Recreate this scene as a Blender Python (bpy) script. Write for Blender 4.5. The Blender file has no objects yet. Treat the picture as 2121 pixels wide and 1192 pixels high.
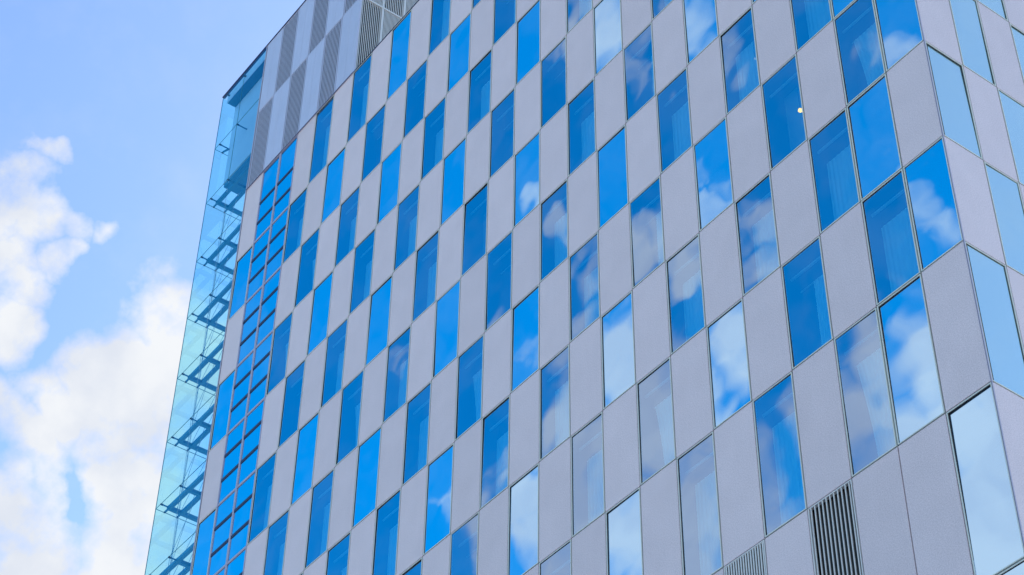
import bpy, math, random
from mathutils import Vector, Matrix
random.seed(7)
S = bpy.context.scene
COL = S.collection
U = 1.4                      # one facade column is 1.4 m wide
Z0 = 38.728                  # height of the floor line that is drawn as line 0

# ------------------------------------------------------------------ camera
FOC = 4140.07
RX = (0.59600569, 0.80289319, 0.01182122)
RY = (-0.5409925, 0.41238285, -0.73298533)
RZ = (-0.5933838, 0.43046824, 0.68014172)
def unit(v):
    v = Vector(v); v.normalize(); return v
X_, D_, F_ = unit(RX), unit(RY), unit(RZ)
cam_pos = Vector((13.76247*U, -18.68494*U, -26.51973*U + Z0))
cd = bpy.data.cameras.new('camera'); cam = bpy.data.objects.new('camera', cd); COL.objects.link(cam)
cd.sensor_width = 36.0; cd.lens = 36.0*FOC/2121.0; cd.clip_start = 0.1; cd.clip_end = 5000
m = Matrix((X_, -D_, -F_)).transposed().to_4x4(); m.translation = cam_pos
cam.matrix_world = m
S.camera = cam
def ray(px, py):
    d = X_*((px-1060.5)/FOC) + D_*((py-596)/FOC) + F_
    return d.normalized()
def project(p):
    q = Vector(p)-cam_pos
    z = q.dot(F_)
    return 1060.5+FOC*q.dot(X_)/z, 596+FOC*q.dot(D_)/z

# ------------------------------------------------------------------ colour management, sun, sky
S.view_settings.view_transform = 'Standard'; S.view_settings.look = 'None'
S.view_settings.gamma = 1.0; S.view_settings.exposure = 1.3
SUN_EL, SUN_AZ = math.radians(38), math.radians(14)   # behind the building, a little to its left
sun_dir = Vector((-math.sin(SUN_AZ)*math.cos(SUN_EL), math.cos(SUN_AZ)*math.cos(SUN_EL), math.sin(SUN_EL)))
sl = bpy.data.lights.new('sun', 'SUN'); sl.energy = 4.0; sl.angle = math.radians(0.5); sl.color = (1, .95, .88)
so = bpy.data.objects.new('sun', sl); COL.objects.link(so)
so.rotation_euler = sun_dir.to_track_quat('Z', 'Y').to_euler()

W = bpy.data.worlds.new('World'); S.world = W; W.use_nodes = True
nt = W.node_tree; N = nt.nodes; L = nt.links
bg = N['Background']; bg.inputs[1].default_value = 0.1
sky = N.new('ShaderNodeTexSky'); sky.sky_type = 'NISHITA'; sky.sun_disc = False
sky.sun_elevation = SUN_EL; sky.sun_rotation = -SUN_AZ
tc = N.new('ShaderNodeTexCoord')
def vmath(op, a, b=None):
    n = N.new('ShaderNodeVectorMath'); n.operation = op
    for i, v in enumerate((a, b)):
        if v is None: continue
        if hasattr(v, 'links'): L.new(v, n.inputs[i])
        else: n.inputs[i].default_value = v
    return n
def wm(op, a, b=0.0, clamp=False):
    n = N.new('ShaderNodeMath'); n.operation = op; n.use_clamp = clamp
    for i, v in enumerate((a, b)):
        if hasattr(v, 'links'): L.new(v, n.inputs[i])
        else: n.inputs[i].default_value = v
    return n.outputs[0]
def maprange(v, a, b, c, d, smooth=False):
    n = N.new('ShaderNodeMapRange'); n.clamp = True
    n.interpolation_type = 'SMOOTHSTEP' if smooth else 'LINEAR'
    L.new(v, n.inputs[0])
    for i, x in enumerate((a, b, c, d)): n.inputs[i+1].default_value = x
    return n.outputs[0]
direction = vmath('NORMALIZE', tc.outputs['Generated']).outputs[0]
# deep, strongly coloured blue away from the sun
sd = vmath('DOT_PRODUCT', direction, tuple(sun_dir)).outputs['Value']
deep = maprange(sd, 0.60, 0.33, 0, 1, True)
hs = N.new('ShaderNodeHueSaturation'); L.new(maprange(deep, 0, 1, .503, .484), hs.inputs['Hue'])
L.new(sky.outputs[0], hs.inputs['Color'])
L.new(maprange(deep, 0, 1, 1.22, 1.85), hs.inputs['Saturation'])
L.new(maprange(deep, 0, 1, 1.2, 1.50), hs.inputs['Value'])
# clouds: soft banks set out in directions of the sky, broken up by noise
n1 = N.new('ShaderNodeTexNoise'); n1.inputs['Scale'].default_value = 24; n1.inputs['Detail'].default_value = 6
n2 = N.new('ShaderNodeTexNoise'); n2.inputs['Scale'].default_value = 27; n2.inputs['Detail'].default_value = 9; n2.inputs['Roughness'].default_value = .58
L.new(direction, n1.inputs['Vector']); L.new(direction, n2.inputs['Vector'])
off = vmath('SUBTRACT', n1.outputs['Color'], (.5, .5, .5)).outputs[0]
off = vmath('MULTIPLY', off, (.05, .05, .05)).outputs[0]
warp = vmath('ADD', direction, off).outputs[0]
AHEAD = [(10,430,85,1),(60,470,80,1),(125,490,50,.8),(190,490,46,.8),(110,560,45,.9),(40,620,70,1),(85,330,36,.62),(15,560,70,1),(20,690,80,1),(60,700,45,.9),
         (345,660,80,1),(400,760,150,1),(240,760,95,1),(140,835,85,1),(290,860,150,1),(30,900,90,1),(90,960,85,1),(60,1080,95,1),
         (300,1040,140,1),(40,1190,110,1),(230,1180,120,1),(60,1150,130,1),(10,1040,95,1),(340,1300,220,1)]
HOLES = [(160,1010,24,.45),(150,1070,28,.55)]
MIRROR = [(1262,70,75,.9),(1200,15,40,.7),(1445,60,60,.6),(1330,165,48,.55),(1150,110,24,.5),(1150,430,34,.6),
          (1345,540,62,1),(1425,520,50,.85),(1570,460,50,.75),(1570,560,50,.85),(1225,590,50,.85),(1088,740,50,.65),
          (1285,760,95,.95),(1150,865,70,1),(1215,940,100,1),(1510,730,90,.95),(1360,890,125,1),(1080,1050,80,1),(1290,1110,110,1),
          (1150,1180,50,.8),(1440,1060,115,.9),(1890,720,95,.95),(1910,840,90,1),(1800,880,85,1),(1610,950,60,.6),(1620,1040,60,.65),
          (2060,1000,210,1),(2010,860,130,1),(2040,1080,150,1.2),(2000,960,110,1.2),(1980,1150,150,1),(1210,1080,110,1),(1860,95,50,.62),(1825,335,28,.5),(1950,470,50,.62),(975,1060,42,.62),(1025,920,40,.55),(825,740,40,.5),
          (1400,1250,160,1),(1700,1250,160,.9),(1488,470,40,.6),(1480,380,35,.5),(1200,705,36,.6)]
ELSE = [((-.9,-.2,.25),.28,.9),((.55,-.8,.25),.42,.95),((.9,-.3,.45),.34,.95),((.1,-.95,.35),.38,.9),((-.35,-.9,.25),.26,.8),((.2,-.75,.65),.22,.8)]
acc = None
def blob(d, r, wgt):
    dist = vmath('DISTANCE', warp, tuple(d)).outputs['Value']
    return maprange(dist, r*1.45, r*.35, 0, wgt, True)
def add(v):
    global acc
    acc = v if acc is None else wm('MAXIMUM', acc, v)
for px, py, r, wgt in AHEAD: add(blob(ray(px, py), r/FOC, wgt))
for px, py, r, wgt in MIRROR:
    d = ray(px, py); add(blob((d.x, -d.y, d.z), r*1.22/FOC, wgt))
for d, r, wgt in ELSE: add(blob(unit(d), r, wgt))
for px, py, r, wgt in HOLES:
    acc = wm('SUBTRACT', acc, blob(ray(px, py), r/FOC, wgt))
sepd = N.new('ShaderNodeSeparateXYZ'); L.new(direction, sepd.inputs[0])
front = maprange(sepd.outputs['Y'], -.1, .1, .50, 1.0)
nz = wm('MULTIPLY', maprange(n2.outputs['Fac'], .3, .7, -.5, .5), front)
dens = maprange(wm('ADD', acc, nz), .18, .95, 0, 1, False)
dens = wm('MULTIPLY', dens, maprange(acc, 0.02, .25, 0, 1))
haze = maprange(n2.outputs['Fac'], .45, .75, 0, .10)
dens = wm('MAXIMUM', dens, haze)
shade = N.new('ShaderNodeMix'); shade.data_type = 'RGBA'
n3 = N.new('ShaderNodeTexNoise'); n3.inputs['Scale'].default_value = 22; n3.inputs['Detail'].default_value = 6
L.new(direction, n3.inputs['Vector'])
L.new(maprange(n3.outputs['Fac'], .35, .65, 0, 1, True), shade.inputs[0])
shade.inputs[6].default_value = (3.05, 3.25, 3.65, 1); shade.inputs[7].default_value = (3.7, 3.8, 3.95, 1)
mx = N.new('ShaderNodeMix'); mx.data_type = 'RGBA'
L.new(dens, mx.inputs[0]); L.new(hs.outputs[0], mx.inputs[6]); L.new(shade.outputs[2], mx.inputs[7])
L.new(mx.outputs[2], bg.inputs[0])

# ------------------------------------------------------------------ materials
def mat(name):
    mt = bpy.data.materials.new(name); mt.use_nodes = True
    return mt, mt.node_tree.nodes, mt.node_tree.links, mt.node_tree.nodes['Principled BSDF']
def plain(name, col, rough=.5, metal=0.0, spec=.5):
    mt, n, l, p = mat(name)
    p.inputs['Base Color'].default_value = (*col, 1); p.inputs['Roughness'].default_value = rough
    p.inputs['Metallic'].default_value = metal; p.inputs['Specular IOR Level'].default_value = spec
    return mt
def cladding(name, c0, c1, rough, grain, spec=.5, bump=.25, streak=0.0):
    mt, n, l, p = mat(name)
    t = n.new('ShaderNodeTexCoord'); oi = n.new('ShaderNodeObjectInfo')
    a = n.new('ShaderNodeTexNoise'); a.inputs['Scale'].default_value = grain; a.inputs['Detail'].default_value = 4
    b = n.new('ShaderNodeTexNoise'); b.inputs['Scale'].default_value = 1.1; b.inputs['Detail'].default_value = 5; b.noise_dimensions = '4D'
    l.new(t.outputs['Object'], a.inputs[0]); l.new(t.outputs['Object'], b.inputs[0])
    mw = n.new('ShaderNodeMath'); mw.operation = 'MULTIPLY'; mw.inputs[1].default_value = 40
    l.new(oi.outputs['Random'], mw.inputs[0]); l.new(mw.outputs[0], b.inputs['W'])
    r = n.new('ShaderNodeMapRange'); r.inputs[1].default_value = .3; r.inputs[2].default_value = .7
    l.new(a.outputs[0], r.inputs[0])
    m1 = n.new('ShaderNodeMix'); m1.data_type = 'RGBA'
    m1.inputs[6].default_value = (*c0, 1); m1.inputs[7].default_value = (*c1, 1); l.new(r.outputs[0], m1.inputs[0])
    v = n.new('ShaderNodeMath'); v.operation = 'MULTIPLY_ADD'; v.inputs[1].default_value = .16; v.inputs[2].default_value = .92
    l.new(b.outputs[0], v.inputs[0])
    v2 = n.new('ShaderNodeMath'); v2.operation = 'MULTIPLY_ADD'; v2.inputs[1].default_value = .07
    l.new(oi.outputs['Random'], v2.inputs[0]); l.new(v.outputs[0], v2.inputs[2])
    hsv = n.new('ShaderNodeHueSaturation'); l.new(m1.outputs[2], hsv.inputs['Color']); 
    s3 = n.new('ShaderNodeMath'); s3.operation = 'SUBTRACT'; s3.inputs[1].default_value = .035; l.new(v2.outputs[0], s3.inputs[0])
    last = s3.outputs[0]
    if streak:
        mp = n.new('ShaderNodeMapping'); mp.inputs['Scale'].default_value = (9, 9, .5); l.new(t.outputs['Object'], mp.inputs[0])
        st = n.new('ShaderNodeTexNoise'); st.noise_dimensions = '4D'; st.inputs['Scale'].default_value = 1; st.inputs['Detail'].default_value = 4
        l.new(mp.outputs[0], st.inputs[0]); l.new(mw.outputs[0], st.inputs['W'])
        sm = n.new('ShaderNodeMapRange'); sm.inputs[1].default_value = .35; sm.inputs[2].default_value = .65
        sm.inputs[3].default_value = 1-streak; sm.inputs[4].default_value = 1+streak*.5; l.new(st.outputs[0], sm.inputs[0])
        mm = n.new('ShaderNodeMath'); mm.operation = 'MULTIPLY'; l.new(last, mm.inputs[0]); l.new(sm.outputs[0], mm.inputs[1]); last = mm.outputs[0]
    l.new(last, hsv.inputs['Value'])
    l.new(hsv.outputs[0], p.inputs['Base Color'])
    p.inputs['Roughness'].default_value = rough; p.inputs['Specular IOR Level'].default_value = spec
    bp = n.new('ShaderNodeBump'); bp.inputs['Strength'].default_value = bump; bp.inputs['Distance'].default_value = .002
    l.new(a.outputs[0], bp.inputs['Height']); l.new(bp.outputs[0], p.inputs['Normal'])
    return mt
def glass(name, refl, fac, tint=None, body=(.0, .02, .06), wave=.010):
    mt, n, l, p = mat(name); n.remove(p); out = n['Material Output']
    t = n.new('ShaderNodeTexCoord'); nz = n.new('ShaderNodeTexNoise'); nz.inputs['Scale'].default_value = .55; nz.inputs['Detail'].default_value = 1
    oi = n.new('ShaderNodeObjectInfo'); av = n.new('ShaderNodeVectorMath'); av.operation = 'ADD'
    l.new(t.outputs['Object'], av.inputs[0]); l.new(oi.outputs['Location'], av.inputs[1]); l.new(av.outputs[0], nz.inputs[0])
    bp = n.new('ShaderNodeBump'); bp.inputs['Strength'].default_value = 1; bp.inputs['Distance'].default_value = wave
    l.new(nz.outputs[0], bp.inputs['Height'])
    g = n.new('ShaderNodeBsdfGlossy'); g.inputs['Roughness'].default_value = .02; g.inputs['Color'].default_value = (*refl, 1)
    l.new(bp.outputs[0], g.inputs['Normal'])
    if tint: b = n.new('ShaderNodeBsdfTransparent'); b.inputs['Color'].default_value = (*tint, 1)
    else: b = n.new('ShaderNodeBsdfDiffuse'); b.inputs['Color'].default_value = (*body, 1)
    m_ = n.new('ShaderNodeMixShader'); m_.inputs[0].default_value = fac
    l.new(b.outputs[0], m_.inputs[1]); l.new(g.outputs[0], m_.inputs[2]); l.new(m_.outputs[0], out.inputs[0])
    return mt
M = {
 'panel': cladding('stone_grey_cladding', (.49,.432,.488), (.69,.617,.682), .5, 34, .25, .35, .01),
 'metal_sheet': cladding('pale_metal_sheet', (.43,.45,.61), (.47,.49,.65), .34, 30, .7, .05, .04),
 'fin': cladding('louvre_metal', (.52,.54,.57), (.60,.61,.64), .40, 30, .5, .05),
 'alu': plain('anodised_aluminium', (.56,.61,.60), .5, 0, .25),
 'mullion': plain('lavender_mullion', (.34,.34,.47), .5, 0, .3),
 'dark': plain('joint_shadow_gap', (.012,.014,.018), .8),
 'transom': plain('navy_transom', (.008,.02,.08), .6),
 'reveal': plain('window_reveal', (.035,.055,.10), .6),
 'rail': plain('curtain_rail', (.45,.48,.5), .4),
 'bright': glass('mirror_blue_glass', (.50,.72,.95), .93, None, (.0,.12,.30)),
 'vision': glass('vision_glass', (.52,.69,.97), .61, (.42,.88,1)),
 'side': glass('pale_glass', (.72,.93,.90), .60, None, (.16,.30,.40)),
 'screen': glass('cyan_screen_glass', (.5,.85,1), .14, (.70,.95,.97), wave=.002),
 'edge': plain('glass_edge', (.02,.16,.24), .3),
 'steel_and_shade': plain('painted_steel_and_soffit_shade', (.012,.15,.34), .6, 0, .3),  # paint of the wing beams; also stands in for shade on soffits
 'wall': plain('plant_room_wall', (.34,.48,.78), .7),
 'render_coat': plain('grey_side_wall', (.46,.45,.47), .85),
 'roofing': plain('roof_membrane', (.25,.25,.26), .9),
}
# curtain cloth
mt, n, l, p = mat('sheer_curtain_cloth')
p.inputs['Base Color'].default_value = (.80, .90, .93, 1); p.inputs['Roughness'].default_value = .9
M['cloth'] = mt
# lamp glass
mt, n, l, p = mat('dim_lamp_globe')
p.inputs['Base Color'].default_value = (.9, .8, .7, 1); p.inputs['Emission Color'].default_value = (1, .5, .3, 1); p.inputs['Emission Strength'].default_value = .35
M['dim'] = mt
mt, n, l, p = mat('lit_lamp_globe')
p.inputs['Base Color'].default_value = (1, .6, .25, 1)
p.inputs['Emission Color'].default_value = (1, .30, 0, 1); p.inputs['Emission Strength'].default_value = 3.2
M['lit'] = mt

# ------------------------------------------------------------------ mesh helpers
class MB:
    def __init__(s): s.v = []; s.f = []; s.m = []; s.mats = []
    def mi(s, k):
        if k not in s.mats: s.mats.append(k)
        return s.mats.index(k)
    def face(s, pts, k):
        b = len(s.v); s.v += [tuple(p) for p in pts]; s.f.append(tuple(range(b, b+len(pts)))); s.m.append(s.mi(k))
    def box(s, x0, x1, y0, y1, z0, z1, k, skip=''):
        b = len(s.v); i = s.mi(k)
        s.v += [(x, y, z) for x in (x0, x1) for y in (y0, y1) for z in (z0, z1)]
        F = {'l': (0,1,3,2), 'r': (4,6,7,5), 'f': (0,4,5,1), 'b': (2,3,7,6), 'd': (0,2,6,4), 'u': (1,5,7,3)}
        for c, q in F.items():
            if c not in skip: s.f.append(tuple(b+j for j in q)); s.m.append(i)
    def slab(s, x0, x1, y0, y1, z0, z1, k, c=.006):       # board with a chamfered front edge
        i = s.mi(k); b = len(s.v)
        s.v += [(x0,y1,z0),(x1,y1,z0),(x1,y1,z1),(x0,y1,z1),(x0,y0+c,z0),(x1,y0+c,z0),(x1,y0+c,z1),(x0,y0+c,z1),
                (x0+c,y0,z0+c),(x1-c,y0,z0+c),(x1-c,y0,z1-c),(x0+c,y0,z1-c)]
        for q in ((3,2,1,0),(0,1,5,4),(1,2,6,5),(2,3,7,6),(3,0,4,7),(4,5,9,8),(5,6,10,9),(6,7,11,10),(7,4,8,11),(8,9,10,11)):
            s.f.append(tuple(b+j for j in q)); s.m.append(i)
    def rod(s, a, b_, r, k, n=8):
        a = Vector(a); b_ = Vector(b_); d = (b_-a).normalized(); q = d.to_track_quat('Z', 'Y'); i = s.mi(k); b0 = len(s.v)
        for c in (a, b_):
            for j in range(n):
                t = 2*math.pi*j/n; s.v.append(tuple(c + q @ Vector((r*math.cos(t), r*math.sin(t), 0))))
        for j in range(n):
            s.f.append((b0+j, b0+(j+1)%n, b0+n+(j+1)%n, b0+n+j)); s.m.append(i)
        s.f.append(tuple(b0+j for j in range(n))[::-1]); s.m.append(i)
        s.f.append(tuple(b0+n+j for j in range(n))); s.m.append(i)
    def sphere(s, c, r, k, nu=14, nv=9, sz=1.0):
        i = s.mi(k); b = len(s.v); c = Vector(c)
        for a in range(nv+1):
            for j in range(nu):
                th = math.pi*a/nv; ph = 2*math.pi*j/nu
                s.v.append((c.x+r*math.sin(th)*math.cos(ph), c.y+r*math.sin(th)*math.sin(ph), c.z+r*sz*math.cos(th)))
        for a in range(nv):
            for j in range(nu):
                s.f.append((b+a*nu+j, b+(a+1)*nu+j, b+(a+1)*nu+(j+1)%nu, b+a*nu+(j+1)%nu)); s.m.append(i)
    def mesh(s, name):
        me = bpy.data.meshes.new(name); me.from_pydata(s.v, [], s.f)
        for k in s.mats: me.materials.append(M[k])
        me.polygons.foreach_set('material_index', s.m); me.update()
        return me
def link(name, me, parent=None, loc=(0,0,0), rz=0.0, rx=0.0):
    o = bpy.data.objects.new(name, me); COL.objects.link(o)
    o.location = loc; o.rotation_euler = (rx, 0, rz)
    if parent: o.parent = parent
    return o

# ------------------------------------------------------------------ grid of the facade
H = 2.3943
ZL = {r: -r*H for r in range(-6, 3)}
ZL[3] = -2*H-2.8573; ZL[-7] = 6*H+3.0375; ZL[-8] = ZL[-7]+3.5338; ZL[-9] = ZL[-8]+3.3273
ZL[4] = ZL[3]-3.1
for r in range(5, 9): ZL[r] = ZL[4]-(r-4)*2.35
ground_z = 0.0
XC = {c: -float(c) for c in range(0, 27)}; XC[0] = -.072; XC[26] = -25.964
YR = {0: 0.0}
for k in range(1, 15): YR[k] = .09746+.84558*k
def zz(r): return ZL[r]*U+Z0
GAP = .020       # half of the open joint between neighbouring pieces

def front_kind(c, r):
    if r <= -8:
        if c < 20: return None
        return 'fine' if (c+r) % 2 else 'sheet'
    if c in (23, 24): return 'split'
    if r >= 3:
        if r > 3: return 'panel' if (c+r) % 2 else 'bright'
        if c == 0: return 'bright'
        if c == 3: return 'coarse'
        if c >= 5 and c % 2: return 'fine'
        return 'panel'
    if c == 25: return 'panel' if r % 2 else 'bright'
    if c == 0: return 'bright' if r % 2 else 'panel'
    if c == 1: return 'bright' if r % 2 == 0 else 'vision'
    if (c+r) % 2: return 'panel'
    return 'bright' if c % 3 == 2 and c > 2 else 'vision'
def right_kind(k, r):
    if r > 3: return 'panel'
    return 'side' if (k+r) % 2 == 0 else 'panel'

# ------------------------------------------------------------------ meshes of the pieces, cached by size
cache = {}
def cached(key, fn):
    if key not in cache: cache[key] = fn()
    return cache[key]
FW = .026
def frame_mesh(w, h, k='alu', fw=FW):
    b = MB(); g = GAP
    b.box(g, g+fw, -.004, .075, g, h-g, k); b.box(w-g-fw, w-g, -.004, .075, g, h-g, k)
    b.box(g+fw, w-g-fw, -.002, .075, g, g+fw, k); b.box(g+fw, w-g-fw, -.002, .075, h-g-fw, h-g, k)
    q = .009; e = g+fw                                  # dark gasket
    b.box(e, e+q, .014, .05, e, h-e, 'dark'); b.box(w-e-q, w-e, .014, .05, e, h-e, 'dark')
    b.box(e+q, w-e-q, .014, .05, e, e+q, 'dark'); b.box(e+q, w-e-q, .014, .05, h-e-q, h-e, 'dark')
    return b.mesh('window_frame')
def pane_mesh(w, h, k):
    b = MB(); e = GAP+FW-.004; c = (w/2, h/2)
    if k == 'vision': b.face([(e-c[0], 0, e-c[1]), (w-e-c[0], 0, e-c[1]), (w-e-c[0], 0, h-e-c[1]), (e-c[0], 0, h-e-c[1])], k)
    else: b.box(e-c[0], w-e-c[0], 0, .02, e-c[1], h-e-c[1], k)
    return b.mesh('pane')
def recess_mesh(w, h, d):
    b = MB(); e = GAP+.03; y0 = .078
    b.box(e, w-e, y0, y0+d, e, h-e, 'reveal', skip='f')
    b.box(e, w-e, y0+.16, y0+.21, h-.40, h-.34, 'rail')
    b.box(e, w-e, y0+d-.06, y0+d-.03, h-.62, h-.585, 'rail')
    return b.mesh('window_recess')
def panel_mesh(w, h, k, d=.05):
    b = MB(); g = GAP-.006
    b.slab(g, w-g, 0, d, g, h-g, k)
    if k == 'metal_sheet':                       # two standing seams
        for x in (w*.5,): b.box(x-.004, x+.004, -.004, 0, g+.02, h-g-.02, k)
    return b.mesh('cladding_panel')
def louvre_mesh(w, h, coarse, F='fin', nf=12):
    b = MB(); g = GAP-.006; f = .03
    b.box(g, g+f, 0, .09, g, h-g, F); b.box(w-g-f, w-g, 0, .09, g, h-g, F)
    b.box(g+f, w-g-f, .001, .09, g, g+f, F); b.box(g+f, w-g-f, .001, .09, h-g-f, h-g, F)
    b.box(g+f, w-g-f, .05 if not coarse else .16, .20, g+f, h-g-f, 'dark')
    n = 11 if coarse else nf
    p = (w-2*g-2*f)/n
    for i in range(n):
        x = g+f+(i+.5)*p
        if coarse: b.box(x-.014, x+.014, .006, .03, g+f, h-g-f, F)
        else: b.box(x-p*(.25 if F == 'fin' else .19), x+p*(.25 if F == 'fin' else .19), .006, .022, g+f, h-g-f, F)
    return b.mesh('louvre')
def split_parts(w, h, hs_):
    b = MB(); f = .062
    b.box(0.002, f, -.006, .08, 0, h, 'mullion'); b.box(w-f, w-.002, -.006, .08, 0, h, 'mullion')
    b.box(f, w-f, -.003, .08, 0, f*.8, 'mullion'); b.box(f, w-f, -.003, .08, h-f*.8, h, 'mullion')
    fr = b.mesh('split_window_frame'); t = []
    for z in hs_:
        b = MB(); b.box(f, w-f, -.004, .07, z-.062, z+.062, 'transom'); t.append(b.mesh('transom'))
    b = MB(); zs = [f]+[z for z in hs_]+[h-f]
    for a, c in zip(zs[:-1], zs[1:]): b.box(f, w-f, .022, .04, a+.03, c-.03, 'bright')
    return fr, t, b.mesh('pane')

# ------------------------------------------------------------------ the building
tower = bpy.data.objects.new('checkered_tower', None); COL.objects.link(tower)
tower.location = (0, 0, 0); tower.empty_display_size = 1
tower['label'] = 'tall tower clad in a checkerboard of grey panels and blue mirror windows'
tower['category'] = 'building'

# list all cells, how much of the picture each fills
def seen(P):
    n = 0
    for i in range(6):
        for j in range(6):
            x, y = project(P((i+.5)/6, (j+.5)/6))
            if 0 < x < 2121 and 0 < y < 1192: n += 1
    if not n: return 0
    q = [project(P(a, b_)) for a, b_ in ((0,0),(1,0),(1,1),(0,1))]
    A = abs(sum(q[i][0]*q[(i+1)%4][1]-q[(i+1)%4][0]*q[i][1] for i in range(4)))/2
    return n/36*A
cells = []
for r in range(-9, 8):
    z0, z1 = zz(r+1), zz(r)
    for c in range(26):
        k = front_kind(c, r)
        if not k: continue
        x0, x1 = XC[c+1]*U, XC[c]*U
        s_ = seen(lambda a, b_: (x0+(x1-x0)*a, 0, z0+(z1-z0)*b_))
        cells.append(dict(face='front', c=c, r=r, k=k, o=(x0, 0, z0), w=x1-x0, h=z1-z0, s=s_, rz=0))
    if r >= -7:
        for j in range(14):
            y0, y1 = YR[j]*U, YR[j+1]*U
            s_ = seen(lambda a, b_: (XC[0]*U, y0+(y1-y0)*a, z0+(z1-z0)*b_))
            cells.append(dict(face='right', c=j, r=r, k=right_kind(j, r), o=(XC[0]*U, y0, z0), w=y1-y0, h=z1-z0, s=s_, rz=math.pi/2))
    else:
        for j in range(8):                    # return wall of the plant floors, facing the roof terrace
            y0, y1 = .06+j*.755*U, .06+(j+1)*.755*U
            s_ = 1 if j < (2 if r == -8 else 4) else 0
            s_ = s_*seen(lambda a, b_: (-20.0*U, y0+(y1-y0)*a, z0+(z1-z0)*b_))
            cells.append(dict(face='return', c=j, r=r, k='coarse' if (j+r) % 2 == 0 else 'fine', o=(-20.0*U, y0, z0), w=y1-y0, h=z1-z0, s=s_, rz=math.pi/2))
GROUPNAME = {'bright': 'window', 'vision': 'window', 'side': 'window', 'split': 'split_window', 'panel': 'cladding_panel',
             'sheet': 'metal_sheet_panel', 'fine': 'louvre_panel', 'coarse': 'louvre_panel'}
limit = {}
for q in sorted(cells, key=lambda q: -q['s']):
    g = GROUPNAME[q['k']]; limit[g] = limit.get(g, 0)
    q['own'] = q['s'] > 0 and limit[g] < 100
    if q['own']: limit[g] += 1

bulk = {}        # pieces beyond the hundred largest, or wholly outside the frame
def bulk_add(name, me, mtx):
    b = bulk.setdefault(name, MB())
    base = len(b.v)
    b.v += [tuple(mtx @ v.co) for v in me.vertices]
    keys = [k for k in M for mm in me.materials if M[k] == mm]
    names = {mm.name: k for k in M for mm in [M[k]]}
    for p_ in me.polygons:
        b.f.append(tuple(base+i for i in p_.vertices)); b.m.append(b.mi(names[me.materials[p_.material_index].name]))

NOCURTAIN = {(3,-1), (16,-3), (13,-3), (16,-4-1)}
curtain_slots = []
ox = MB()
def R(v): return round(v, 4)
for q in cells:
    w, h, k = R(q['w']), R(q['h']), q['k']
    mtx = Matrix.Translation(q['o']) @ Matrix.Rotation(q['rz'], 4, 'Z')
    if k in ('panel', 'sheet'):
        mk = 'panel' if k == 'panel' else 'metal_sheet'
        me = cached((mk, w, h), lambda: panel_mesh(w, h, mk))
        if q['own']:
            link(GROUPNAME[k], me, tower, q['o'], q['rz'])
        else: bulk_add('cladding_panels', me, mtx)
    elif k in ('fine', 'coarse'):
        me = cached((k, w, h, q['face'], q['r'] < -7), lambda: louvre_mesh(w, h, k == 'coarse', 'metal_sheet' if q['face'] == 'front' and q['r'] < -7 else 'fin', 11 if q['face'] == 'front' and q['r'] < -7 else 16))
        if q['own']: link('louvre_panel', me, tower, q['o'], q['rz'])
        else: bulk_add('louvre_panels', me, mtx)
    elif k == 'split':
        hb = [.85*U, 1.66*U] if h < 2.6*U else [(15.15-14.366)*U, (16.0-14.366)*U]
        if h < 2.6*U: hb = [.80*U, 1.62*U]
        fr, ts, pn = cached((k, w, h), lambda: split_parts(w, h, hb))
        if q['own']:
            f_ = link('split_window', fr, tower, q['o'], q['rz'])
            for t_ in ts: link('transom', t_, f_)
            link('pane', pn, f_)
        else:
            for me in [fr]+ts+[pn]: bulk_add('windows', me, mtx)
    else:
        fr = cached(('frame', w, h), lambda: frame_mesh(w, h))
        pk = k
        if k == 'side': pk = 'side'
        pn = cached(('pane', pk, w, h), lambda: pane_mesh(w, h, pk))
        tz, tx = random.gauss(0, .0035), random.gauss(0, .0035)
        if q['own']:
            f_ = link('window', fr, tower, q['o'], q['rz'])
            link('pane', pn, f_, (w/2, .026, h/2), tz, tx)
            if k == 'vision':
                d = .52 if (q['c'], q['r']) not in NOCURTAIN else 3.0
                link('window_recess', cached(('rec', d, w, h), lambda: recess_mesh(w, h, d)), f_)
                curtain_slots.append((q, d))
        else:
            bulk_add('windows', fr, mtx)
            if k == 'vision': pn = cached(('pane', 'bright', w, h), lambda: pane_mesh(w, h, 'bright'))
            bulk_add('windows', pn, mtx @ Matrix.Translation((w/2, .026, h/2)))
for name, b in bulk.items():
    o = link(name, b.mesh(name), tower); o['kind'] = 'stuff'

# dark backing behind the joints, floor edges, corner and edge trims, roof
b = MB(); x0, x1 = XC[26]*U, XC[0]*U
zb, zt = max(zz(8), 0.02), zz(-7)
for c in range(0, 27):
    x = XC[c]*U; t_ = zz(-9) if c >= 20 else zt
    if c == 20: b.box(x-.12, x-.06, .092, .20, zt, t_, 'dark'); t_ = zt
    b.box(x-.035 if c else x-.14, x+.035 if c else x-.10, .092, .20, zb, t_, 'dark')
for r in range(-9, 9):
    z = zz(r); xr = XC[20]*U if r <= -8 else x1
    if z < .1: continue
    b.box(x0+.04, xr-.09, .094, .199, z-.035, z+.035 if r > -9 else z-.002, 'dark')
for k in range(1, 15):
    y = YR[k]*U; b.box(x1-.20, x1-.092, y-.035, y+.035, zb, zt, 'dark')
for r in range(-7, 9):
    if zz(r) > .1: b.box(x1-.199, x1-.094, .21, YR[14]*U-.04, zz(r)-.035, zz(r)+.035, 'dark')
link('joint_backing', b.mesh('joint_backing'), tower)
b = MB()
b.box(x1-.012, x1+.016, -.016, .012, zb, zt, 'mullion')
b.box(x1-.0, x1+.004, -.020, -.0161, zb, zt, 'dark'); b.box(x1-.10, x1-.013, .055, .10, zb, zt, 'dark')
link('corner_trim', b.mesh('corner_trim'), tower)
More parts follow.
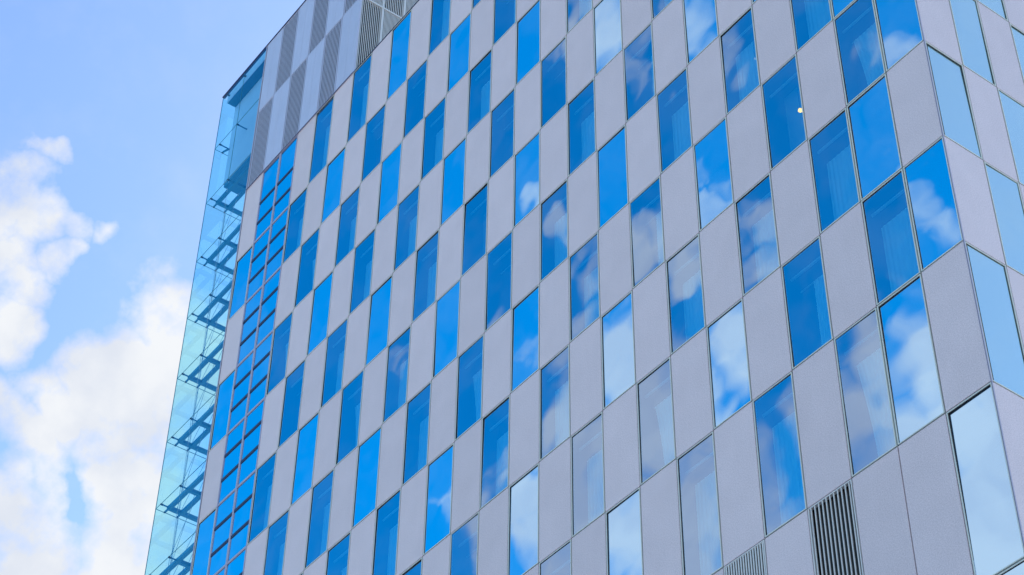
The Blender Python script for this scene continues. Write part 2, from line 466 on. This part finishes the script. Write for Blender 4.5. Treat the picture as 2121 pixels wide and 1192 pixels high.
b = MB(); b.box(x0-.085, x0-.012, -.012, .10, zb, zz(-9), 'mullion'); b.box(x0-.012, x0+.006, .0, .09, zb, zz(-9), 'dark')
link('edge_trim', b.mesh('edge_trim'), tower)
b = MB()
b.box(-28.9*U, XC[20]*U+.03, -.03, .12, zz(-9)+.0, zz(-9)+.035, 'transom')
b.box(-28.9*U, XC[20]*U+.03, -.03, .10, zz(-9)+.035, zz(-9)+.06, 'mullion')
link('roof_coping', b.mesh('roof_coping'), tower)
b = MB(); b.box(x0, XC[20]*U+.01, -.035, 0.0, zz(-7)-.02, zz(-7)+.055, 'mullion'); b.box(x0, XC[20]*U+.01, -.045, -.036, zz(-7)-.035, zz(-7)-.0, 'transom')
b.box(XC[20]*U+.02, x1+.02, -.02, .25, zz(-7)+.002, zz(-7)+.03, 'transom')
link('ledge_trim', b.mesh('ledge_trim'), tower)
b = MB(); yb = YR[14]*U
b.box(x0+.01, x1-.21, .8, yb, 0, zz(-7)-.05, 'render_coat')
b.box(x0+.01, -20.0*U-.21, .6, 8*.755*U, zz(-7)-.04, zz(-9)-.01, 'render_coat')
link('rear_walls', b.mesh('rear_walls'), tower)
b = MB(); b.box(-20.0*U+.01, x1-.05, .26, yb, zz(-7)-.045, zz(-7)-.02, 'roofing')
link('roof_terrace', b.mesh('roof_terrace'), tower)
# corner post of the plant floors
b = MB(); b.box(-20.0*U-.03, -20.0*U+.03, -.005, .055, zz(-7)+.06, zz(-9)-.001, 'metal_sheet')
for z in (zz(-8),): b.box(-20.0*U-.05, -20.0*U+.035, .06, 8*.755*U, z-.045, z+.045, 'fin')
for j in range(1, 8): b.box(-20.0*U-.05, -20.0*U+.025, .06+j*.755*U-.04, .06+j*.755*U+.04, zz(-7), zz(-9)-.01, 'fin')
link('return_wall_frame', b.mesh('return_wall_frame'), tower)

# ------------------------------------------------------------------ glass wing on the left edge
XS = -28.85; joints = [24.2, 21.68, 19.13] + [16.54-2.3943*i for i in range(0, 16)]
joints = [j for j in joints if j*U+Z0 > 1]; YD = 1.75
def W3(x, y, z): return (x*U, y*U, z*U+Z0)
xe = x0/U - .062
gm = MB(); e = .008/U
for a, c in zip(joints[:-1], joints[1:]):
    xs = [XS, -27.44, xe] if a > 19.2 else [XS, xe]
    for p0, p1 in zip(xs[:-1], xs[1:]):
        gm.face([W3(p0+e, 0, c+e), W3(p1-e, 0, c+e), W3(p1-e, 0, a-e), W3(p0+e, 0, a-e)], 'screen')
    gm.face([W3(XS, YD, c+e), W3(XS, .01, c+e), W3(XS, .01, a-e), W3(XS, YD, a-e)], 'screen')
wing = link('glass_wing', gm.mesh('glass_wing'), tower)
b = MB()
for j in joints[1:]:
    b.box(XS*U, xe*U, -.008, .008, j*U+Z0-.012, j*U+Z0+.012, 'edge')
    b.box(XS*U-.008, XS*U+.008, .01, YD*U, j*U+Z0-.012, j*U+Z0+.012, 'edge')
b.box(-27.44*U-.010, -27.44*U+.010, -.008, .008, 19.14*U+Z0, 24.2*U+Z0, 'edge')
b.box(XS*U-.014, XS*U+.010, -.012, .010, joints[-1]*U+Z0, 24.2*U+Z0, 'edge')
link('glass_joint', b.mesh('glass_joint'), wing)
def fitting(p, d):
    b = MB(); p = Vector(p); d = Vector(d)
    b.rod((0,0,0), d*.09, .045, 'transom', 10); b.rod(-d*.02, (0,0,0), .03, 'transom', 10)
    link('glass_fitting', cached(('fit', tuple(d)), lambda: b.mesh('glass_fitting')), wing, p)
fl = [j for j in joints if j < 19.5 and j > -2]
hb_ = .075/U
def beam(x0_, x1_, y0_, y1_, z, t=.20, name='steel_beam'):
    b = MB(); b.box(x0_*U, x1_*U, y0_*U, y1_*U, z*U+Z0-t*.5, z*U+Z0+t*.5, 'steel_and_shade'); return link(name, b.mesh(name), wing)
for j in fl:
    for x in (-28.56, -27.49):
        fitting(W3(x, .006, j), (0, 1, 0))
        b = MB(); b.rod(W3(x, .06, j), W3(x, .24, j), .032, 'steel_and_shade'); 
        b.box((x-hb_)*U, (x+hb_)*U, .22*U, YD*U, j*U+Z0-.10, j*U+Z0+.06, 'steel_and_shade')
        link('steel_beam', b.mesh('steel_beam'), wing)
    for y in (.28, .68):
        fitting(W3(XS+.006, y, j), (1, 0, 0))
        b = MB(); b.rod(W3(XS+.06, y, j-.0), W3(XS+.30, y, j), .045, 'steel_and_shade')
        b.box((XS+.28)*U, x0-.09, (y-hb_)*U, (y+hb_)*U, j*U+Z0-.098, j*U+Z0+.062, 'steel_and_shade')
        link('steel_beam', b.mesh('steel_beam'), wing)
for a, c in zip(fl[:-1], fl[1:]):
    for p_, q_, rr in ((W3(XS+.07,.68,a), W3(XS+.07,.68,c), .016), (W3(XS+.16,.66,a), W3(XS+.16,.66,c), .010),
                       (W3(-26.5,.30,a), W3(-27.49,.03,c), .009), (W3(-27.49,.03,a), W3(XS+.07,.68,c), .009),
                       (W3(-26.3,.7,a), W3(XS+.07,.68,c), .009), (W3(-27.49,.5,a), W3(-28.56,.5,c), .009)):
        b = MB(); b.rod(p_, q_, rr, 'steel_and_shade', 6); link('tie_rod', b.mesh('tie_rod'), wing)
for x in (-28.48, -27.41):
    fitting(W3(x, .006, 24.04), (0, 1, 0))
fitting(W3(-27.44, .006, 21.68), (0, 1, 0)); fitting(W3(-28.56, .006, 21.68), (0, 1, 0))
for x in (-28.56, -27.44):
    b = MB(); b.rod(W3(x, .06, 21.68), W3(x, .40, 21.68), .032, 'steel_and_shade'); link('steel_beam', b.mesh('steel_beam'), wing)
fitting(W3(XS+.006, .28, 21.68), (1, 0, 0))
b = MB(); b.rod(W3(XS+.06, .28, 21.68), W3(-28.56, .36, 21.68), .05, 'steel_and_shade'); link('steel_beam', b.mesh('steel_beam'), wing)
# plant-floor volume behind the glass
b = MB(); b.box(-28.6*U, x0-.1, .38*U, 1.05*U, 20.03*U+Z0, 23.77*U+Z0, 'wall')
b.box(-26.75*U, x0-.1, .33*U, .379*U, 20.03*U+Z0, 23.77*U+Z0, 'wall')
b.box(-28.58*U, x0-.11, .40*U, 1.03*U, 19.9*U+Z0, 20.028*U+Z0, 'steel_and_shade')  # added dark box: shade under the volume put into its colour
link('stair_head_wall', b.mesh('stair_head_wall'), wing)
b = MB(); b.box(-28.62*U, x0-.1, .05*U, .07*U, 23.775*U+Z0, 24.18*U+Z0, 'wall'); b.box(-28.61*U, x0-.11, .071*U, 1.1*U, 23.78*U+Z0, 24.17*U+Z0, 'steel_and_shade')  # pale fascia strip; dark slab body has the soffit shade painted in
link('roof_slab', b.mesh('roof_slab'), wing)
b = MB(); b.box(-28.95*U, -28.80*U, .42*U, .46*U, 20.1*U+Z0, 20.6*U+Z0, 'steel_and_shade'); b.box(-28.95*U, -28.6*U, .41*U, .47*U, 20.56*U+Z0, 20.62*U+Z0, 'steel_and_shade'); b.box(-28.95*U, -28.6*U, .41*U, .47*U, 20.05*U+Z0, 20.10*U+Z0, 'steel_and_shade')

# ------------------------------------------------------------------ curtains behind the windows: each a thing of its own
def curtain_mesh(w, h, n, amp, gather):
    b = MB(); i = b.mi('cloth'); m_ = n*8; t = []
    for a in range(m_+1):
        f = a/m_; x = f*w; y = amp*math.sin(f*n*2*math.pi+.6*math.sin(f*9))*(1-.15*math.sin(f*7)); t.append((x, y))
    rows = 7
    for s_ in range(rows+1):
        g = s_/rows
        for x, y in t:
            xx = x*(1-gather*math.sin(math.pi*g*.5)*1.0) if gather >= 0 else w-(w-x)*(1+gather*math.sin(math.pi*g*.5))
            b.v.append((xx, y*(.6+.6*g), h*(1-g)))
    for s_ in range(rows):
        for a in range(m_):
            p_ = s_*(m_+1)+a; b.f.append((p_, p_+m_+1, p_+m_+2, p_+1)); b.m.append(i)
    me = b.mesh('sheer_curtain'); me.polygons.foreach_set('use_smooth', [True]*len(me.polygons)); return me
ordn = ['first','second','third','fourth','fifth','sixth','seventh','eighth','ninth','tenth','eleventh','twelfth','thirteenth',
        'fourteenth','fifteenth','sixteenth','seventeenth','eighteenth','nineteenth','twentieth','twenty-first','twenty-second','twenty-third']
styles = [('sheer curtain drawn full across', 1.0, 9, 0.0, 0), ('gathered sheer curtain leaving the left clear', .62, 8, 0.0, 1),
          ('sheer curtain tied back low', .95, 9, -.22, 1), ('half drawn sheer curtain', .5, 6, .0, 1)]
made = {}
for q, d in curtain_slots:
    c, r = q['c'], q['r']
    if d > 1: continue
    w, h = R(q['w'])-.12, R(q['h'])-.66
    st = random.choices(range(4), (8, 2, 2, 1))[0]
    nm, fr_, nf, ga, _ = styles[st]
    key = (st, R(q['w']))
    proto = made.get(key)
    if proto is None:
        proto = made[key] = bpy.data.objects.new('sheer_curtain', curtain_mesh(w*fr_, 1.0, nf, .022, ga)); o = proto
    else: o = proto.copy()
    COL.objects.link(o)
    xo = .06 + (w*(1-fr_))
    o.location = (q['o'][0]+xo, .078+d-.075, q['o'][2]+.05); o.scale = (1, 1, h)
    rows_ = 3-r
    o['label'] = '%s, %s window column from the corner, %s row above the vents' % (nm.replace(' leaving the left clear', '').replace(' full across', ''), ordn[c], ordn[rows_-1])
    o['category'] = 'curtain'; o['group'] = 'sheer curtains hanging behind the tower windows'

# ------------------------------------------------------------------ two lit globe lamps inside rooms
def lamp(c, r, px, py, depth, rad, key, label):
    d = ray(px, py); t_ = (depth-cam_pos.y)/d.y; p_ = cam_pos+d*t_
    root = bpy.data.objects.new('pendant_lamp', None); COL.objects.link(root); root.location = p_; root.empty_display_size = .2
    b = MB(); b.sphere((0,0,0), rad, key); o1 = link('lamp_globe', b.mesh('lamp_globe'), root)
    for pl in o1.data.polygons: pl.use_smooth = True
    b = MB(); b.rod((0,0,rad*.9), (0,0,max(.1, zz(r)-.05-p_.z)), .008, 'dark', 6); b.rod((0,0,rad*.85), (0,0,rad*1.15), rad*.35, 'rail'); link('lamp_cord', b.mesh('lamp_cord'), root)
    root['label'] = label; root['category'] = 'lamp'; root['group'] = 'globe lamps glowing inside the rooms'
lamp(3, -1, 1657.5, 229, .45, .062, 'lit', 'small glowing orange globe lamp hanging inside the curtainless dark window')
lamp(4, -2, 1564, 122, .42, .035, 'dim', 'fainter lamp globe at the right edge of a window above the orange one')

# ------------------------------------------------------------------ ground
mt, n, l, p = mat('paved_ground')
t = n.new('ShaderNodeTexCoord'); br = n.new('ShaderNodeTexBrick'); br.inputs['Scale'].default_value = 900
br.inputs['Color1'].default_value = (.34,.33,.32,1); br.inputs['Color2'].default_value = (.40,.39,.37,1); br.inputs['Mortar'].default_value = (.2,.2,.2,1)
mp = n.new('ShaderNodeMapping'); l.new(t.outputs['Object'], mp.inputs[0]); mp.inputs['Scale'].default_value = (.001,.001,.001)
l.new(mp.outputs[0], br.inputs[0]); l.new(br.outputs[0], p.inputs['Base Color']); p.inputs['Roughness'].default_value = .8
M['ground'] = mt
b = MB(); b.face([(-2500,-2500,0),(2500,-2500,0),(2500,2500,0),(-2500,2500,0)], 'ground')
g = link('ground', b.mesh('ground')); g['kind'] = 'structure'
